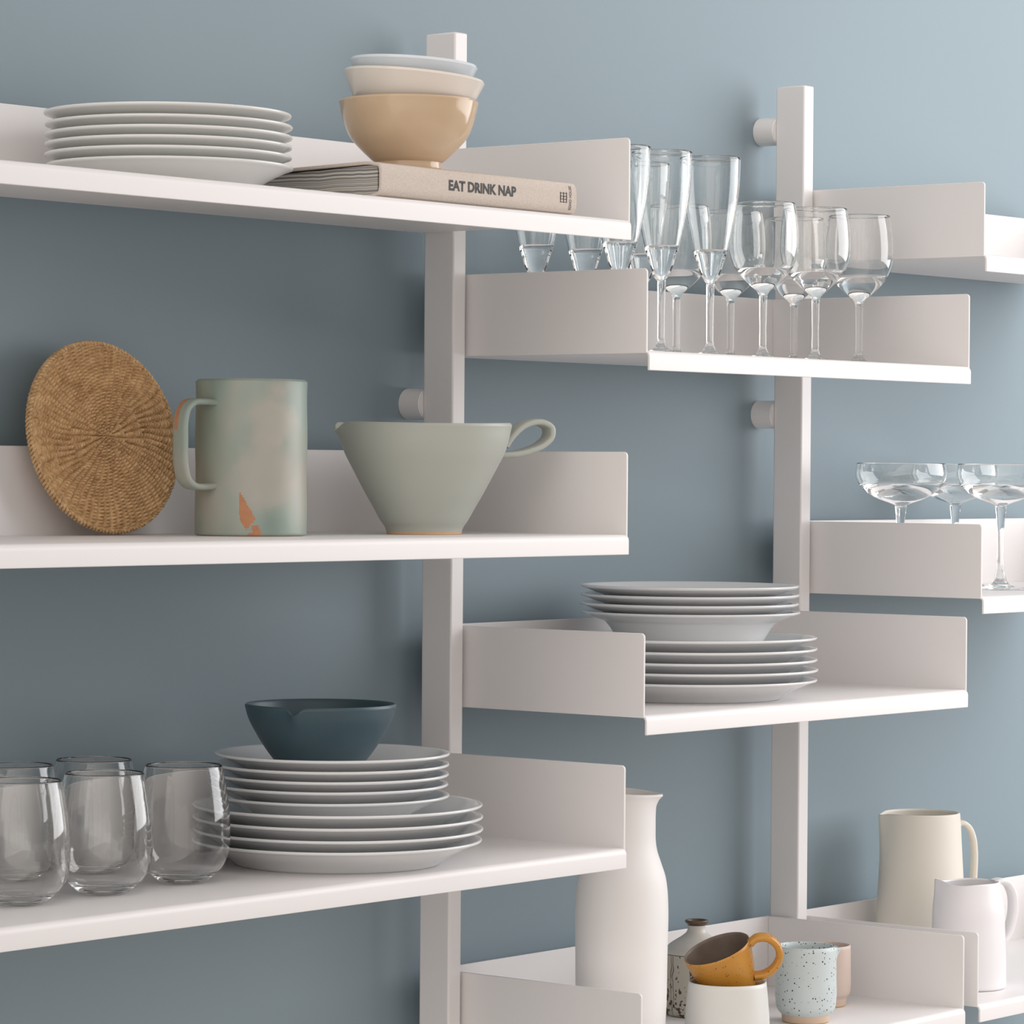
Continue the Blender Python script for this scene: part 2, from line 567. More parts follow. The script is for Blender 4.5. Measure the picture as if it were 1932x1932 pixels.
shelf('R2', 'white metal shelf at the right edge carrying the coupe glasses')
shelf('R3', 'white metal shelf at the lower right carrying two jugs')

# ---------------------------------------------------------------- plates
def plate_profile(R, H, F, t=0.0032):
    return [(0, 0.0035), (F - 0.008, 0.0035), (F - 0.005, 0.0), (F - 0.001, 0.0), (F + 0.001, 0.0018)] + \
           [(F + 0.002 + (R - 0.0035 - F - 0.002) * k / 6, 0.003 + (H - 0.003 - 0.003) * (k / 6) ** 0.80) for k in range(0, 7)] + \
           [(R - 0.0006, H - 0.0023), (R, H - 0.0011), (R - 0.0005, H - 0.0002), (R - 0.0018, H)] + \
           [(F + 0.004 + (R - 0.005 - F - 0.004) * k / 6, 0.0068 + (H - 0.0011 - 0.0068) * (k / 6) ** 0.84) for k in range(6, -1, -1)] + [(F - 0.006, 0.0060), (0, 0.0058)]

def soup_profile(R, H, F):
    Rb, Hb = R - 0.0215, H - 0.0068
    outer = [(0, 0.003), (F - 0.007, 0.003), (F - 0.005, 0), (F - 0.001, 0), (F + 0.001, 0.0015)] + \
            catmull([(F + 0.003, 0.003), (F + 0.012, 0.0095), (Rb - 0.007, Hb - 0.010), (Rb - 0.001, Hb - 0.0035), (Rb + 0.006, Hb - 0.0010), (R - 0.003, H - 0.0030)], 4)
    rim = [(R - 0.0006, H - 0.0022), (R, H - 0.0011), (R - 0.0006, H - 0.0002), (R - 0.002, H)]
    inner = catmull([(R - 0.004, H - 0.0004), (Rb + 0.006, Hb + 0.0018), (Rb - 0.002, Hb - 0.0010), (Rb - 0.010, Hb - 0.010), (F + 0.009, 0.0105), (F - 0.004, 0.0062)], 4)
    return outer + rim + inner + [(0, 0.0055)]

ORD = ['topmost', 'second from the top', 'third from the top', 'fourth from the top', 'fifth from the top', 'sixth from the top']
def stack(name, prof, m, px, s, v, heights, H, label, cat, group, jitter=0.0012, tilt=0.0):
    """heights: rim heights above the shelf, lowest first."""
    base, k = on_shelf(px, s, v)
    bm = bmesh.new(); add_lathe(bm, prof, 128)
    first = None
    n = len(heights)
    for i, h in enumerate(heights):
        if first is None:
            o = first = finish(name, bm, m, angle=60)
        else:
            o = first.copy(); COL.objects.link(o)
        jx, jy = (random.uniform(-jitter, jitter), random.uniform(-jitter, jitter)) if i else (0, 0)
        o.location = base + Vector((jx, jy, h - H))
        o.rotation_euler = (random.uniform(-tilt, tilt) if i else 0, random.uniform(-tilt, tilt) if i else 0, random.uniform(0, 6))
        pos = ORD[n - 1 - i] if i else 'lowest'
        tag(o, label % pos, cat, group)
    return base, k

stack('dinner_plate', plate_profile(0.103, 0.0225, 0.069), M['plate_warm'], 320, 'L1', 0.5, [0.0225, 0.0312, 0.0396, 0.0478, 0.0566, 0.0660], 0.0225,
      'white plate beside the linen book, %s of its stack', 'plate', 'white plates beside the book', 0.0016)
big3, k3 = stack('dinner_plate', plate_profile(0.127, 0.0222, 0.0905), M['porcelain'], 636, 'L3', 0.555, [0.0222, 0.0318, 0.0425, 0.0530], 0.0222,
      'large white plate under the smaller plates, %s large one', 'plate', 'large plates on the bottom left shelf')
def stack_on(name, prof, m, base, dx, z0, heights, H, label, cat, group):
    bm = bmesh.new(); add_lathe(bm, prof, 128)
    first = None
    n = len(heights)
    for i, h in enumerate(heights):
        if first is None: o = first = finish(name, bm, m, angle=60)
        else:
            o = first.copy(); COL.objects.link(o)
        o.location = base + RH * (dx + random.uniform(-0.001, 0.001)) + Vector((0, 0, h - H))
        o.rotation_euler = (0, 0, random.uniform(0, 6))
        tag(o, label % (ORD[n - 1 - i] if i else 'lowest'), cat, group)
stack_on('side_plate', plate_profile(0.1034, 0.0230, 0.0640), M['porcelain'], big3, -12.5 * k3, 0, [0.0610, 0.0708, 0.0795, 0.0882, 0.0976], 0.0230,
      'smaller white plate under the dark teal bowl, %s smaller one', 'plate', 'smaller plates on the bottom left shelf')
big2, k2 = stack('dinner_plate', plate_profile(0.127, 0.0205, 0.0905), M['porcelain'], 1300, 'M2', 0.51, [0.0205, 0.0306, 0.0405, 0.0512, 0.0622], 0.0205,
      'large flat white plate beneath the soup plates, %s flat one', 'plate', 'large plates on the centre shelf')
stack_on('soup_plate', soup_profile(0.1087, 0.0390, 0.060), M['porcelain'], big2, 0, 0, [0.0868, 0.0953, 0.1040, 0.1128], 0.0390,
      'wide-rimmed white soup plate on the flat plates, %s soup plate', 'plate', 'soup plates on the centre shelf')

# ---------------------------------------------------------------- dark teal bowl
def dark_bowl():
    k = k3
    o = empty('pouring_bowl', big3 + RH * (-33 * k) + Vector((0, 0, 0.0976 - 0.0230 + 0.0060)), 'dark teal bowl with a small pinched lip, on top of the white plates', 'bowl', None, heading(107))
    H = 0.0575
    outer = [(0.030, 0.0), (0.0335, 0.001)] + catmull([(0.036, 0.004), (0.0465, 0.0175), (0.0572, 0.0345), (0.0636, 0.0475), (0.0664, H)], 6)
    prof = vessel(outer, 0.0028, 0.006)
    def deform(x, y, z, i):
        a = math.atan2(y, x)
        if z > H * 0.55:
            g = math.exp(-(a / 0.085) ** 2) * ((z - H * 0.55) / (H * 0.45)) ** 2
            r = math.hypot(x, y)
            s = 1 + 0.035 * g
            # two soft shoulders beside the dip
            return x * s, y * s, z - 0.0052 * g
        return x, y, z
    bm = bmesh.new(); add_lathe(bm, prof, 288, deform)
    finish('bowl_body', bm, M['teal'], o, angle=70)
dark_bowl()

# ---------------------------------------------------------------- book
def book():
    v = 0.955
    p0, k0 = on_shelf(714, 'L1', v)
    p1, k1 = on_shelf(1082.5, 'L1', v)
    L = p1.x - p0.x
    th = 0.0316
    D = 0.214
    o = empty('book', Vector((p0.x, p0.y, p0.z)), 'thick beige linen book lying flat under the stacked bowls', 'book')
    ct = 0.0028
    bul = 0.0032
    hinge = 0.006
    drop = 0.0045
    arc = []
    for q in range(13):
        f = q / 12
        zz = ct/2 + (th - ct) * f
        arc.append((hinge - (hinge + bul - ct/2) * (1 - (2*f - 1) ** 4) ** 0.5, zz))
    path = [(D, ct/2), (hinge + 0.012, ct/2), (hinge + 0.004, ct/2 + 0.0002)] + arc[1:-1] + [(hinge + 0.004, th - ct/2 - 0.0006), (hinge + 0.012, th - ct/2 - 0.0002), (D, th - ct/2 - drop)]
    bm = bmesh.new(); add_strip(bm, path, ct, 0, L, 4)
    finish('cover', bm, M['linen'], o, bevel=0.0006, angle=50)
    # page block, its top falling away from the spine
    bm = bmesh.new()
    n = 14
    A = []
    ins = 0.0035
    for x in (ins, L - ins):
        lo, hi = [], []
        for j in range(n + 1):
            y = 0.004 + (D - 0.008) * j / n
            lo.append(bm.verts.new((x, y, ct + 0.0001)))
            hi.append(bm.verts.new((x, y, th - ct - drop * (y / D) - 0.0008 * math.sin(PI * j / n) - 0.0004)))
        A.append((lo, hi))
    for j in range(n):
        for lo, hi in A:
            bm.faces.new((lo[j], lo[j+1], hi[j+1], hi[j]))
        bm.faces.new((A[0][0][j], A[1][0][j], A[1][0][j+1], A[0][0][j+1]))
        bm.faces.new((A[0][1][j], A[1][1][j], A[1][1][j+1], A[0][1][j+1]))
    for j in (0, n):
        bm.faces.new((A[0][0][j], A[1][0][j], A[1][1][j], A[0][1][j]))
    finish('page_block', bm, M['pages'], o, smooth=False)
    def spine_y(z):
        f = min(max((z - ct/2) / (th - ct), 0), 1)
        return hinge - (hinge + bul - ct/2) * (1 - (2*f - 1) ** 4) ** 0.5 - ct/2
    def on_spine(bm, lift=0.00025):
        bmesh.ops.triangulate(bm, faces=bm.faces[:])
        bmesh.ops.subdivide_edges(bm, edges=[e for e in bm.edges if e.calc_length() > 0.002], cuts=2)
        bmesh.ops.triangulate(bm, faces=bm.faces[:])
        for vv in bm.verts:
            vv.co = Vector((vv.co.x, spine_y(vv.co.z) - lift - vv.co.y * 0, vv.co.z))
    def lettering(name, text, size, x, z, turn, width, weight=0.0):
        c = bpy.data.curves.new(name, 'FONT')
        c.body, c.size = text, size
        c.align_x, c.align_y = 'CENTER', 'CENTER'
        c.offset = weight
        c.resolution_u = 3
        t = bpy.data.objects.new(name, c)
        COL.objects.link(t)
        bpy.context.view_layer.update()
        me = bpy.data.meshes.new_from_object(t.evaluated_get(bpy.context.evaluated_depsgraph_get()))
        bpy.data.objects.remove(t)
        b = bmesh.new(); b.from_mesh(me)
        ca, sa = math.cos(turn), math.sin(turn)
        xs = [vv.co.x for vv in b.verts]
        sx, mid = width / (max(xs) - min(xs)), (max(xs) + min(xs)) / 2
        for vv in b.verts:
            u, w = (vv.co.x - mid) * sx, vv.co.y
            vv.co = Vector((x + u * ca - w * sa, 0, z + u * sa + w * ca))
        on_spine(b)
        finish(name, b, M['ink'], o, smooth=False)
        bpy.data.meshes.remove(me)
    pxx = lambda px: on_shelf(px, 'L1', v)[0].x - p0.x
    lettering('title_lettering', 'EAT DRINK NAP', 0.0120, (pxx(841) + pxx(968)) / 2, th * 0.50, 0, pxx(968) - pxx(841), 0.00046)
    lettering('maker_lettering', 'SOHO HOUSE', 0.0050, pxx(1070.5), th * 0.50, PI/2, 0.0215, 0.00004)
    b = bmesh.new()
    xc, zc = pxx(1057.5), th * 0.50
    w, h, s = 0.0098, 0.0094, 0.00045
    for q in range(3):
        x = xc - w/2 + w * (0.06 + 0.44 * q)
        add_box(b, x - s, x + s, 0, 0.0001, zc - h/2, zc + h/2)
    for q in range(4):
        z = zc - h/2 + s * 0.8 + (h - s * 1.6) * q / 3 * 0.92
        add_box(b, xc - w/2, xc + w/2, 0, 0.0001, z - s * 0.5, z + s * 0.5)
    on_spine(b)
    finish('grid_emblem', b, M['ink'], o, smooth=False)
    return p0, th, drop, D
bp0, bth, bdrop, bD = book()

# ---------------------------------------------------------------- stacked bowls on the book
def bowl(name, R, H, F, foot_h, m, base, tilt_dir, tilt, label, t=0.0032, f=(0.73, 0.885, 0.965)):
    outer = [(F - 0.004, 0), (F - 0.0005, 0), (F, 0.001), (F - 0.0006, foot_h * 0.55), (F - 0.0004, foot_h)] + \
        catmull([(F + 0.003, foot_h + 0.0022), (R * f[0], foot_h + H * 0.17), (R * f[1], H * 0.48), (R * f[2], H * 0.74), (R, H - 0.0012)], 8)
    prof = vessel(outer, t, foot_h + 0.004)
    bm = bmesh.new(); add_lathe(bm, prof, 128)
    o = finish(name, bm, m, angle=50)
    ax = Vector((-math.sin(tilt_dir), math.cos(tilt_dir), 0))
    o.matrix_world = Matrix.Translation(base) @ Matrix.Rotation(tilt, 4, ax)
    tag(o, label, 'bowl', 'bowls stacked on the book')
    return o
_v = 0.80
bb, kb = on_shelf(770, 'L1', _v)
bb.z += bth - bdrop * (-bb.y + 0 - (-bp0.y)) / -bD + 0.0002
_R = 132 * kb
bowl('serving_bowl', _R, 0.0592, 0.0290, 0.0058, M['tan'], bb, 0, 0.0, 'glossy tan bowl standing on the linen book, lowest of three stacked bowls', 0.0032, (0.665, 0.845, 0.945))
bowl('serving_bowl', 0.0614, 0.0545, 0.026, 0.003, M['cream'], bb + Vector((0, 0, 0.0264)), heading(0), 0.085, 'glossy cream bowl tilted between the tan bowl and the pale blue bowl', 0.003, (0.56, 0.77, 0.905))
bowl('serving_bowl', 0.0556, 0.0480, 0.024, 0.003, M['pale_blue'], bb + RH * 0.0012 + Vector((0, 0, 0.0442)), heading(0), 0.060, 'pale blue glazed bowl, smallest and topmost of the bowls on the book', 0.003, (0.58, 0.78, 0.90))

# ---------------------------------------------------------------- woven round mat leaning on the back panel
def woven_mat():
    R = 0.0818
    th = 0.008
    o = empty('woven_mat', (0, 0, 0), 'round brown woven seagrass mat leaning against the shelf back', 'mat')
    rings, n, sub = 27, 512, 6
    bm = bmesh.new()
    rows = [[bm.verts.new((0, -th/2 - 0.001, 0))]]
    rnd = random.Random(3)
    tint = [[rnd.uniform(0.75, 1.1) for _ in range(72)] for _ in range(rings + 2)]
    for i in range(1, rings * sub + 1):
        f = i / (rings * sub)
        r = R * f
        cols = 8 if f < 0.07 else (18 if f < 0.24 else (34 if f < 0.50 else 62))
        row = []
        for k in range(n):
            a = 2 * PI * k / n
            # the strands lean a little and the columns wander
            cp = cols * (a / (2 * PI) + 0.004 * math.sin(2 * a + 9 * f) + 0.012 * f)
            ci = int(math.floor(cp)) % cols
            u = cp - math.floor(cp)
            q = i / sub + (0.5 if ci % 2 else 0.0) + 0.30 * (u - 0.5)
            w = q - math.floor(q)
            h = (math.sin(PI * u) ** 0.7) * (0.15 + 0.85 * math.sin(PI * w) ** 0.7)
            h *= tint[int(q)][ci]
            edge = max(0.0, (f - 0.965) / 0.035)
            row.append(bm.verts.new((r * math.cos(a), -th/2 + 0.0022 - 0.0052 * h * (1 - edge) + edge * 0.0006, r * math.sin(a))))
        rows.append(row)
    for k in range(n):
        bm.faces.new((rows[0][0], rows[1][k], rows[1][(k+1) % n]))
    for A, B in zip(rows[1:], rows[2:]):
        for k in range(n):
            bm.faces.new((A[k], A[(k+1) % n], B[(k+1) % n], B[k]))
    # back face
    last = rows[-1]
    back = [bm.verts.new((v.co.x * 0.995, th/2, v.co.z * 0.995)) for v in last]
    for k in range(n):
        bm.faces.new((last[k], last[(k+1) % n], back[(k+1) % n], back[k]))
    bm.faces.new(back)
    finish('weave', bm, M['wicker'], o, angle=80)
    # plaited binding round the edge
    bm = bmesh.new()
    for strand in range(2):
        pts = []
        N = 400
        for j in range(N):
            a = 2 * PI * j / N
            u = 74 * a + strand * PI
            rr = R + 0.0004 + 0.0012 * math.cos(u)
            pts.append(Vector((rr * math.cos(a), 0.0030 * math.sin(u) * 0.9, rr * math.sin(a))))
        rad = 0.0015
        ringv = []
        for j in range(N):
            tn = (pts[(j+1) % N] - pts[j-1]).normalized()
            s1 = tn.cross(Vector((0, 1, 0))).normalized()
            s2 = tn.cross(s1)
            ringv.append([bm.verts.new(pts[j] + s1 * rad * math.cos(q) + s2 * rad * math.sin(q)) for q in [2*PI*w/6 for w in range(6)]])
        for j in range(N):
            A, B = ringv[j], ringv[(j+1) % N]
            for w in range(6):
                bm.faces.new((A[w], A[(w+1) % 6], B[(w+1) % 6], B[w]))
    finish('plaited_binding', bm, M['wicker'], o)
    foot, k = on_shelf(219, 'L2', 0.165)
    tilt, turn = math.radians(11.5), math.radians(-3)
    rt = Matrix.Rotation(turn, 4, 'Z') @ Matrix.Rotation(-tilt, 4, 'X')
    c = foot + (rt @ Vector((0, 0, R + 0.003))) + Vector((0, 0, 0.0008))
    o.matrix_world = Matrix.Translation(c) @ rt
woven_mat()

# ---------------------------------------------------------------- celadon mug
def celadon_mug():
    base, k = on_shelf(473, 'L2', 0.42)
    R, H = 106 * k, 292 * k
    face = heading(90)
    o = empty('tall_mug', base, 'tall celadon mug with terracotta patches and an angular handle', 'mug', None, face)
    outer = [(R - 0.004, 0), (R - 0.0012, 0.0006), (R - 0.0003, 0.0016)] + [(R - 0.0004 + 0.0003 * math.sin(q * 0.21), 0.003 + (H - 0.005) * q / 60) for q in range(61)] + [(R - 0.0003, H - 0.001)]
    prof = vessel(outer, 0.0042, 0.006)
    # local +x faces the viewer; photo right is local -y ... angle a: x offset = sin
    def pix(px, py):
        s = (px - 473) / 106.0
        return math.asin(max(-1, min(1, s))), (1008 - py) * k
    shard1 = [pix(*p) for p in ((459.5, 924.6), (466, 934), (474, 949), (489.6, 974.3), (484, 982), (481, 985.9), (472, 994.9), (467, 989), (462, 981), (458, 964))]
    shard2 = [pix(*p) for p in ((482, 990.5), (487, 986), (493.6, 986.5), (499.5, 999.2), (498.5, 1006.8), (472, 1006.8), (477, 1002.5), (484, 1001))]
    def inside(poly, u, w):
        c = False
        for i in range(len(poly)):
            (x0, y0), (x1, y1) = poly[i], poly[i - 1]
            if (y0 > w) != (y1 > w) and u < (x1 - x0) * (w - y0) / (y1 - y0) + x0: c = not c
        return c
    seg = 420
    zrow = [p[1] for p in prof]
    def mf(i, kk):
        if i < 1 or i > len(outer) - 1: return 0
        zc = (zrow[i] + zrow[i + 1]) / 2
        if zc < 0.0011: return 2
        a = 2 * PI * (kk + 0.5) / seg
        if a > PI: a -= 2 * PI
        if abs(a) > 1.2: return 0
        return 1 if inside(shard1, -a * SIGN, zc) or inside(shard2, -a * SIGN, zc) else 0
    # does local +y point to the photo's right or left?
    ly = Vector((-math.sin(face), math.cos(face), 0))
    SIGN = -1 if ly.dot(RH) > 0 else 1
    bm = bmesh.new(); add_lathe(bm, prof, seg, None, mf)
    finish('mug_body', bm, [M['celadon'], M['terracotta'], M['bare_clay']], o, angle=50)
    # handle on the photo's left, turned towards the viewer
    ang = heading(180 - 47) - face
    d = Vector((math.cos(ang), math.sin(ang), 0))
    side = Vector((-math.sin(ang), math.cos(ang), 0))
    z1, z0 = (1008 - 761) * k, (1008 - 915) * k
    pts = [(R - 0.003, z1 + 0.0008), (R + 0.012, z1 + 0.0014), (R + 0.022, z1 + 0.0005), (R + 0.0295, z1 - 0.005), (R + 0.0325, z1 - 0.014),
           (R + 0.0330, (z0 + z1) / 2 + 0.004), (R + 0.0318, z0 + 0.016), (R + 0.0285, z0 + 0.006), (R + 0.021, z0 + 0.0005), (R + 0.011, z0 - 0.0006), (R - 0.003, z0 + 0.0002)]
    pts = [d * r + Vector((0, 0, z)) for r, z in catmull(pts, 6)]
    bm = bmesh.new(); sweep(bm, pts, side, 0.0165, 0.0058, None, 16, 4)
    for f in bm.faces:
        c = f.calc_center_median()
        q = (c.z - z0) / (z1 - z0)
        w = c.dot(side) / 0.008
        r = c.dot(d) - R
        if r > 0.020 and q > 0.45:
            if 0.0 < abs(w + 0.45 * SIGN * -1) < 0.28 * (q - 0.45) / 0.5: f.material_index = 1
    finish('handle', bm, [M['celadon'], M['terracotta']], o, angle=60)
celadon_mug()

# ---------------------------------------------------------------- sage pouring bowl
def sage_bowl():
    base, k = on_shelf(800, 'L2', 0.56)
    o = empty('mixing_bowl', base, 'sage green pouring bowl with a spout and a looped handle', 'bowl', None, heading(166))
    H = 205 * k
    pr = [(71, 1009), (71.5, 1003), (73.5, 997), (81.5, 985), (96, 959), (111, 933), (124.8, 907), (138.5, 881), (151.5, 855), (159.5, 829), (163.5, 810), (165, 804)]
    outer = [(67 * k, 0), (70.5 * k, 0.0002)] + catmull([(r * k, (1009 - y) * k) for r, y in pr[1:]], 5)
    prof = vessel(outer, 0.0036, 0.007)
    def deform(x, y, z, i):
        a = math.atan2(y, x)
        f = max(0.0, (z / H - 0.72) / 0.28)
        g = math.exp(-(a / 0.26) ** 2)
        s = 1 + 0.055 * g * f ** 2.2
        # the rim flattens a little behind the spout and dips at its tip
        z2 = z - 0.0064 * math.exp(-(a / 0.17) ** 2) * f ** 3 + 0.0007 * math.cos(2 * a) * f
        return x * s, y * s * (1 - 0.0 * f), z2
    zr = [p[1] for p in prof]
    no = len(outer)
    bm = bmesh.new(); add_lathe(bm, prof, 256, deform, lambda i, kk: 1 if i <= no and (zr[i] + zr[min(i+1, len(zr)-1)]) / 2 < 0.0022 else 0)
    finish('bowl_body', bm, [M['sage'], M['bare_clay']], o, angle=60)
    # the handle's loop points to the photo's right and away from the viewer
    ha = heading(-30) - heading(166)
    hd = Vector((math.cos(ha), math.sin(ha), 0))
    hs = Vector((-math.sin(ha), math.cos(ha), 0))
    hp = [(940, 858), (957, 858), (978, 856), (1000, 849), (1019, 838), (1031, 821), (1031, 806), (1020, 796), (1004, 795), (988, 802), (976, 813), (966, 826), (957, 842)]
    c30 = math.cos(math.radians(30))
    pts = catmull([((x - 800) / 0.985 * k / c30 * (0.90 + 0.10 * min(1, (x - 940) / 90)), (1009 - y) * k) for x, y in hp], 7)
    bm = bmesh.new(); sweep(bm, [hd * x + Vector((0, 0, z)) for x, z in pts], hs, 0.0190, 0.0060, None, 16, 4)
    finish('handle', bm, M['sage'], o, angle=60)
sage_bowl()

# ---------------------------------------------------------------- tumblers
def tumbler_mesh():
    H = 0.0975
    k = 0.0975 / 220
    pr = [(36, 226 - 224.5), (46, 226 - 222), (58, 226 - 213), (74, 226 - 197), (84, 226 - 177), (88, 226 - 152), (88, 226 - 118), (85, 226 - 78), (79, 226 - 40), (75, 226 - 18), (72, 226 - 5)]
    sc = H / (226 - 5)
    outer = [(0.012, 0.0006), (0.0150, 0)] + catmull([(r * k, z * sc) for r, z in pr], 6)
    prof = vessel(outer, 0.0013, 0.0075)
    bm = bmesh.new(); add_lathe(bm, prof, 96)
    return bm
first = None
for i, (px, py, lab) in enumerate(((345, 1665, 'clear glass tumbler standing against the plate stack, rightmost of the tumblers'),
                      (196, 1686, 'clear glass tumbler in the middle of the three front tumblers'),
                      (38, 1706, 'clear glass tumbler at the left edge of the photo, front row'),
                      (176, 1651, 'clear glass tumbler in the back row, behind the middle front tumbler'),
                      (26, 1666, 'clear glass tumbler in the back row at the left edge of the photo'))):
    if first is None:
        o = first = finish('tumbler', tumbler_mesh(), M['glass'], angle=60)
    else:
        o = first.copy(); COL.objects.link(o)
    p = on_plane(px, py, SZ['L3'])
    o.location = p + Vector((0, 0, 0.0003))
    tag(o, lab, 'glass', 'tumblers on the bottom left shelf')

# ---------------------------------------------------------------- stemmed glasses
def stemmed(prof_bowl, stem, foot_r, t, thick):
    """prof_bowl: outside of the bowl from the top of the stem to the rim; stem: radii from the foot up; thick: glass above the stem."""
    outer = [(foot_r * 0.9, 0.0), (foot_r, 0.0006), (foot_r - 0.0006, 0.0016)] + stem + prof_bowl
    inner = [(r, z) for r, z in offset_profile(prof_bowl, t)]
    zb = prof_bowl[0][1] + thick
    inner = [(r, z) for r, z in inner if z > zb + 0.001 and r > 0.003]
    rt, it = prof_bowl[-1], inner[-1]
    r0, z0 = inner[0]
    return [(0, 0.0)] + outer + [((rt[0] + it[0]) / 2, rt[1] + t * 0.4)] + inner[::-1] + [(r0 - 0.0004, zb + 0.0003), (r0 - 0.0012, zb + 0.0001), (0, zb)]

def flute_mesh():
    k = 0.000497
    z = lambda y: 0.0705 + (1830 - y) * 0.1553 * k
    b = [(52, 1815), (78, 1770), (118, 1700), (168, 1550), (216, 1400), (263, 1200), (304, 1000), (338, 800), (360, 600), (370, 400), (373, 225)]
    pb = catmull([(r * 0.1553 * k, z(y)) for r, y in b], 6)
    st = catmull([(0.026, 0.0019), (0.014, 0.0034), (0.0072, 0.0066), (0.0044, 0.012), (0.0036, 0.025), (0.0037, 0.048), (0.0040, 0.068)], 5)
    bm = bmesh.new(); add_lathe(bm, stemmed(pb, st, 0.030, 0.0014, 0.033), 96)
    return bm
def wine_mesh():
    k = 0.000507
    z = lambda y: 0.0640 + (1180 - y) * 0.1812 * k
    b = [(45, 1172), (66, 1138), (130, 1080), (215, 1000), (298, 905), (350, 800), (377, 700), (385, 600), (380, 450), (364, 300), (341, 180)]
    pb = catmull([(r * 0.1812 * k, z(y)) for r, y in b], 6)
    st = catmull([(0.027, 0.0019), (0.014, 0.0034), (0.0072, 0.0062), (0.0044, 0.011), (0.0036, 0.022), (0.0037, 0.045), (0.0040, 0.062)], 5)
    bm = bmesh.new(); add_lathe(bm, stemmed(pb, st, 0.031, 0.0011, 0.026), 96)
    return bm
def coupe_mesh():
    k = 0.000575
    z = lambda y: 0.0935 + (620 - y) * 0.2236 * k
    b = [(52, 618), (90, 602), (170, 575), (255, 535), (330, 475), (372, 410), (384, 360), (380, 310), (372, 268)]
    pb = catmull([(r * 0.2236 * k, z(y)) for r, y in b], 6)
    st = catmull([(0.030, 0.0018), (0.016, 0.0034), (0.0085, 0.0075), (0.0054, 0.018), (0.0036, 0.036), (0.0036, 0.052), (0.0048, 0.078), (0.0062, 0.090)], 5)
    bm = bmesh.new(); add_lathe(bm, stemmed(pb, st, 0.034, 0.0011, 0.0225), 96)
    return bm
def glasses(name, bm, spots, s, cat, group):
    first = None
    for px, v, lab in spots:
        if first is None: o = first = finish(name, bm, M['glass'], angle=60)
        else:
            o = first.copy(); COL.objects.link(o)
        p, k = on_shelf(px, s, v)
        o.location = p + Vector((0, 0, 0.0003))
        tag(o, lab, cat, group)
glasses('champagne_flute', flute_mesh(), (
    (1168, 0.70, 'champagne flute in the front row, half hidden behind the upper shelf end'),
    (1247, 0.70, 'champagne flute in the front row just right of the shelf side panel'),
    (1339, 0.70, 'champagne flute in the front row next to the wine glasses'),
    (1010, 0.31, 'champagne flute in the back row, leftmost of all the glasses there'),
    (1103, 0.31, 'champagne flute in the back row, second from the left'),
    (1209, 0.31, 'champagne flute in the back row, seen through the front flutes')), 'M1', 'glass', 'champagne flutes')
glasses('wine_glass', wine_mesh(), (
    (1439, 0.70, 'clear wine glass in the front row right beside the last flute'),
    (1538, 0.70, 'clear wine glass in the front row, middle of three, before the right upright'),
    (1620, 0.62, 'clear wine glass standing rightmost in the row of stemmed glasses'),
    (1276, 0.31, 'clear wine glass in the back row, seen between two front flutes'),
    (1378, 0.31, 'clear wine glass in the back row, between the last flute and first front wine glass'),
    (1497, 0.31, 'clear wine glass in the back row, directly before the right upright')), 'M1', 'glass', 'wine glasses')
glasses('coupe_glass', coupe_mesh(), (
    (1698, 0.45, 'champagne coupe nearest the upright, leftmost of the three coupes'),
    (1801, 0.15, 'champagne coupe at the back, half hidden between the other two coupes'),
    (1887, 0.57, 'champagne coupe at the right edge whose whole stem and foot show')), 'R2', 'glass', 'coupe glasses')

# ---------------------------------------------------------------- tall white carafe
def carafe():
    base, k = on_shelf(1171, 'M3', 0.60)
    o = empty('carafe', base, 'tall white ceramic carafe with a narrow neck and a pouring lip', 'carafe', None, heading(8))
    d = base - CAM
    yb = 966 - FPX * d.dot(UP) / d.dot(FWD)
    pr = [(86, 1890), (87, 1790), (87.6, 1704), (86, 1678), (82, 1652), (73.5, 1626), (66, 1603), (63.4, 1587), (62.8, 1560), (62.8, 1535), (64.2, 1513), (66, 1503), (68.5, 1496)]
    outer = [(0.030, 0), (0.0395, 0.0006), (0.0418, 0.003)] + catmull([(r * k, (yb - y) * k) for r, y in pr], 5)
    prof = vessel(outer, 0.0034, 0.008)
    H = (yb - 1494) * k
    def deform(x, y, z, i):
        a = math.atan2(y, x)
        f = max(0.0, 1 - (H - z) / 0.016)
        g = math.exp(-(a / 0.45) ** 2) * f ** 2
        return x * (1 + 0.13 * g), y * (1 - 0.05 * g), z - 0.0045 * f * math.cos(a) * 0.5
    bm = bmesh.new(); add_lathe(bm, prof, 160, deform)
    finish('carafe_body', bm, M['white_matt'], o, angle=60)
carafe()

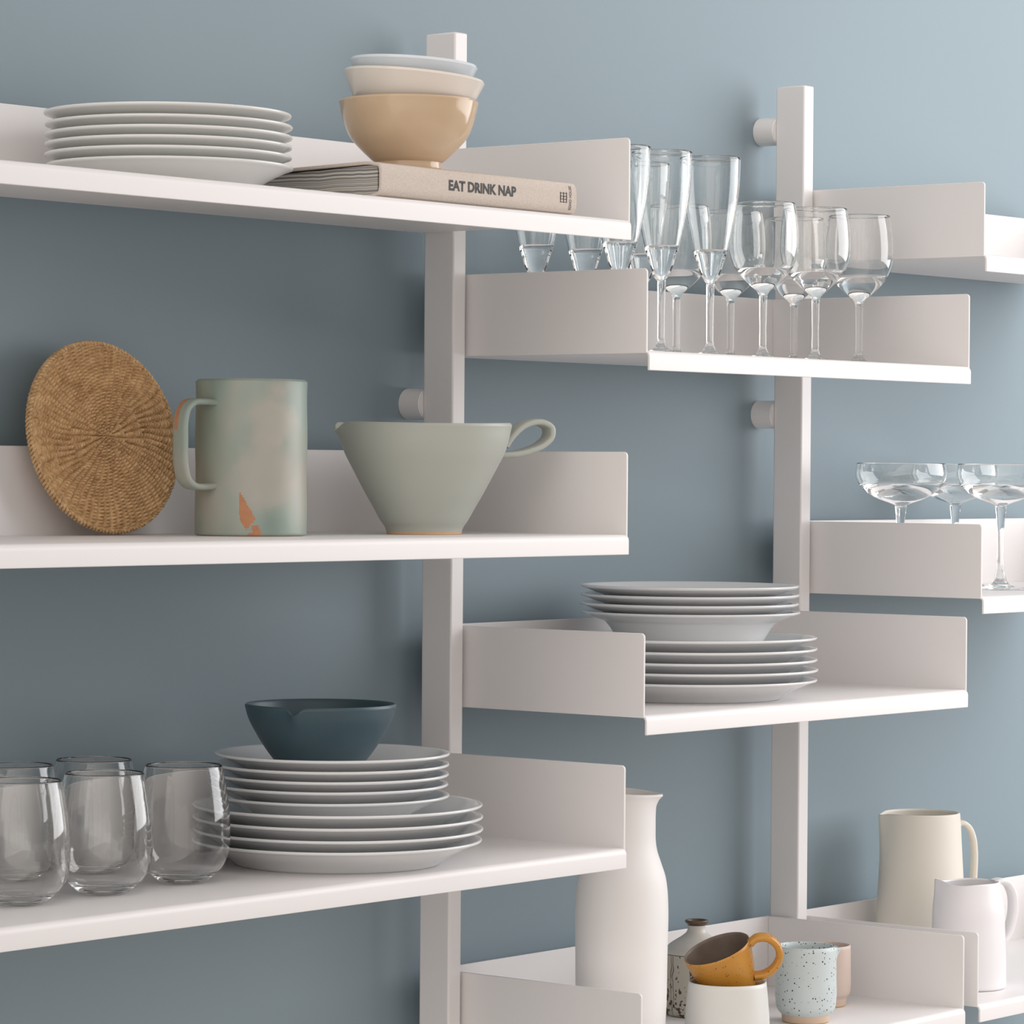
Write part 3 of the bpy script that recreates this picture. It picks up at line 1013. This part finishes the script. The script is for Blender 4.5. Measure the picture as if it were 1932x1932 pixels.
# ---------------------------------------------------------------- small stoneware vase
def small_vase():
    p = on_plane(1313, 1914, SZ['M3'])
    k = (p - CAM).dot(FWD) / FPX
    o = empty('bottle_vase', p, 'small speckled stoneware vase with a brown rim, behind the amber mug', 'vase')
    z = lambda y: (1914 - y) * k
    body = [(0.026, 0), (0.0305, 0.0008), (0.0318, 0.003)] + catmull([(0.0325, 0.006), (0.0335, z(1860)), (0.0335, z(1810)), (0.0332, z(1798))], 5)
    top = catmull([(0.0330, z(1797)), (0.0322, z(1791)), (0.0285, z(1782)), (0.0215, z(1773)), (0.0140, z(1764)), (0.0098, z(1756)), (0.0090, z(1750)), (0.0092, z(1745))], 5)
    nk = catmull([(0.0096, z(1744)), (0.0112, z(1741)), (0.0120, z(1738)), (0.0117, z(1735.5)), (0.0106, z(1735)), (0.0092, z(1738)), (0.0078, z(1744)), (0.0074, z(1756))], 4)
    bm = bmesh.new(); add_lathe(bm, [(0, 0)] + body, 96)
    finish('lower_body', bm, M['stoneware'], o, angle=60)
    bm = bmesh.new(); add_lathe(bm, top, 96)
    finish('shoulder', bm, M['vase_top'], o, angle=60)
    bm = bmesh.new(); add_lathe(bm, nk + [(0.006, z(1762)), (0, z(1764))], 64)
    finish('rim', bm, M['brown_rim'], o, angle=60)
small_vase()

# ---------------------------------------------------------------- cups on the lowest shelf
def pale_cup():
    base, k = on_shelf(1371.5, 'M3', 0.80)
    d = base - CAM
    yb = 966 - FPX * d.dot(UP) / d.dot(FWD)
    H = (yb - 1851) * k
    o = empty('cup', base, 'pale grey-white cup holding the tilted amber mug', 'cup')
    R = 73.8 * k
    outer = [(R * 0.86, 0), (R * 1.00, 0.0008), (R * 1.05, 0.003)] + catmull([(R * 1.085, 0.008), (R * 1.085, H * 0.35), (R * 1.05, H * 0.65), (R, H - 0.001)], 6)
    bm = bmesh.new(); add_lathe(bm, vessel(outer, 0.0026, 0.005), 128)
    finish('cup_body', bm, M['pale_cup'], o, angle=60)
    return base, k, H, R
cbase, ck, cH, cR = pale_cup()

def amber_mug():
    # its rim's middle, at the cup's distance
    dep = (cbase - CAM).dot(FWD)
    c = CAM + (FWD + RIGHT * ((1352.5 - 966) / FPX) + UP * ((966 - 1791) / FPX)) * dep
    R, H = 66.0 * ck, 0.056
    up = (Vector((0, 0, 1)) * math.cos(math.radians(20.8)) - RH * math.sin(math.radians(20.8)))
    up = (up * math.cos(math.radians(13)) + TH * math.sin(math.radians(13))).normalized()
    xx = (RH - up * RH.dot(up)).normalized()
    yy = up.cross(xx)
    rt = Matrix((xx, yy, up)).transposed().to_4x4()
    o = empty('mug', (0, 0, 0), 'amber orange mug tilted in the pale cup, brown inside', 'mug')
    o.matrix_world = Matrix.Translation(c - up * H) @ rt
    outer = [(0.015, 0), (0.0192, 0.0008), (0.0210, 0.003)] + catmull([(0.0228, 0.006), (0.0280, 0.024), (0.0318, 0.042), (R, H)], 6)
    prof = vessel(outer, 0.0019, 0.004)
    no = len(outer) + 1
    bm = bmesh.new(); add_lathe(bm, prof, 128, None, lambda i, kk: 1 if i >= no else 0)
    finish('mug_body', bm, [M['orange'], M['brown_inside']], o, angle=60)
    hp = [(R - 0.0016, H - 0.0035), (R + 0.006, H - 0.0005), (R + 0.0165, H - 0.004), (R + 0.0225, H - 0.0135), (R + 0.0215, H - 0.0255), (R + 0.0135, H - 0.0345), (R + 0.001, H - 0.0385), (R - 0.0085, H - 0.0370)]
    pts = [Vector((x, -0.004, z)) for x, z in catmull(hp, 7)]
    bm = bmesh.new(); sweep(bm, pts, (0, 1, 0), 0.0135, 0.0072, None, 16, 2.8)
    finish('handle', bm, M['orange'], o, angle=60)
amber_mug()

def lipped_mug(px, py, R, H, F, foot_h, glaze, foot_m, label, spout, name='mug'):
    p = on_plane(px, py, SZ['M3'])
    o = empty(name, p, label, 'mug', None, heading(spout if spout is not None else 0))
    outer = catmull([(F + 0.0006, foot_h), (R - 0.004, foot_h + 0.0022), (R - 0.0012, foot_h + 0.0065), (R, foot_h + 0.014), (R, H * 0.6), (R - 0.0004, H - 0.001)], 8)
    prof = [p_ for p_ in vessel(outer, 0.0024, foot_h + 0.004)]
    def deform(x, y, z, i):
        a = math.atan2(y, x)
        if spout is None: return x, y, z
        f = max(0.0, 1 - (H - z) / 0.016)
        g = math.exp(-(a / 0.22) ** 2) * f ** 1.6
        return x * (1 + 0.19 * g), y * (1 - 0.1 * g), z - 0.0022 * g
    bm = bmesh.new(); add_lathe(bm, prof, 160, deform)
    finish('mug_body', bm, glaze, o, angle=60)
    bm = bmesh.new(); add_lathe(bm, [(0, 0), (F - 0.002, 0), (F - 0.0004, 0.0008), (F, 0.002), (F + 0.0006, foot_h + 0.0004), (F * 0.5, foot_h + 0.0008), (0, foot_h + 0.0008)], 96)
    finish('foot', bm, foot_m, o, angle=60)
lipped_mug(1520, 1927, 57 * 0.00054, 0.0775, 44.6 * 0.00054, 0.0078, M['blue_speckle'], M['tan_foot'], 'pale blue speckled beaker with a small spout and bare tan foot', 4, 'beaker')
lipped_mug(1560, 1897, 45 * 0.00055, 0.0640, 36 * 0.00055, 0.0062, M['pink_clay'], M['tan_foot'], 'dusky pink beaker half hidden behind the speckled blue beaker', None, 'beaker')

# ---------------------------------------------------------------- jugs
def jug(px, py, s, pr, rim_y, spout_deg, handle, m, label, t, spout_amt, dip, hw, ht, wave=0.0, handle_deg=0.0):
    p = on_plane(px, py, SZ[s])
    k = (p - CAM).dot(FWD) / FPX
    H = (py - rim_y) * k
    o = empty('jug', p, label, 'jug', None, heading(spout_deg))
    outer = [(pr[0][0] * k - 0.006, 0), (pr[0][0] * k - 0.0012, 0.0006), (pr[0][0] * k - 0.0002, 0.002)] + catmull([(r * k, (py - y) * k) for r, y in pr[1:]], 6)
    prof = vessel(outer, t, 0.006)
    def deform(x, y, z, i):
        a = math.atan2(y, x)
        f = max(0.0, 1 - (H - z) / (0.40 * H))
        g = math.exp(-(a / 0.24) ** 2) * f ** 1.5
        up = max(0.0, 1 - (H - z) / (0.12 * H))
        dz = wave * up * (math.exp(-(a / 0.45) ** 2) - 0.6 * math.exp(-((abs(a) - 1.0) / 0.5) ** 2)) - dip * g * up
        return x * (1 + spout_amt * g), y * (1 - 0.10 * g), z + dz
    bm = bmesh.new(); add_lathe(bm, prof, 192, deform)
    finish('jug_body', bm, m, o, angle=60)
    # handle opposite the spout
    ha = heading(handle_deg) - heading(spout_deg)
    hd, hs = Vector((math.cos(ha), math.sin(ha), 0)), Vector((-math.sin(ha), math.cos(ha), 0))
    pts = [hd * (r * k) + Vector((0, 0, (py - y) * k)) for r, y in catmull(handle, 7)]
    bm = bmesh.new(); sweep(bm, pts, hs, hw, ht, None, 16, 3)
    finish('handle', bm, m, o, angle=60)
jug(1736, 1830, 'R3', [(88, 1830), (87.5, 1825), (86.5, 1790), (84.5, 1740), (80, 1660), (76, 1590), (73, 1540), (72.5, 1534)], 1533, 180 - 10,
    [(70, 1556), (80, 1553), (92, 1560), (101, 1578), (105, 1605), (105, 1640), (102, 1680), (94, 1715), (80, 1735)], M['cream_matt'],
    'tall cream jug with a long handle, larger of the two jugs', 0.0034, 0.155, 0.002, 0.015, 0.0060, 0.0, -12)
jug(1826, 1862, 'R3', [(71.5, 1862), (71.5, 1856), (71.5, 1830), (70.5, 1790), (68.5, 1745), (66.5, 1710), (62, 1685), (59.5, 1668), (59, 1664)], 1664, 180 - 8,
    [(54, 1667), (66, 1664), (82, 1668), (95, 1686), (99, 1712), (95, 1742), (84, 1768), (67, 1784)], M['white_gloss'],
    'small white jug with a wavy lip, in front of the cream jug', 0.003, 0.12, 0.0, 0.0175, 0.0065, 0.003, -25)
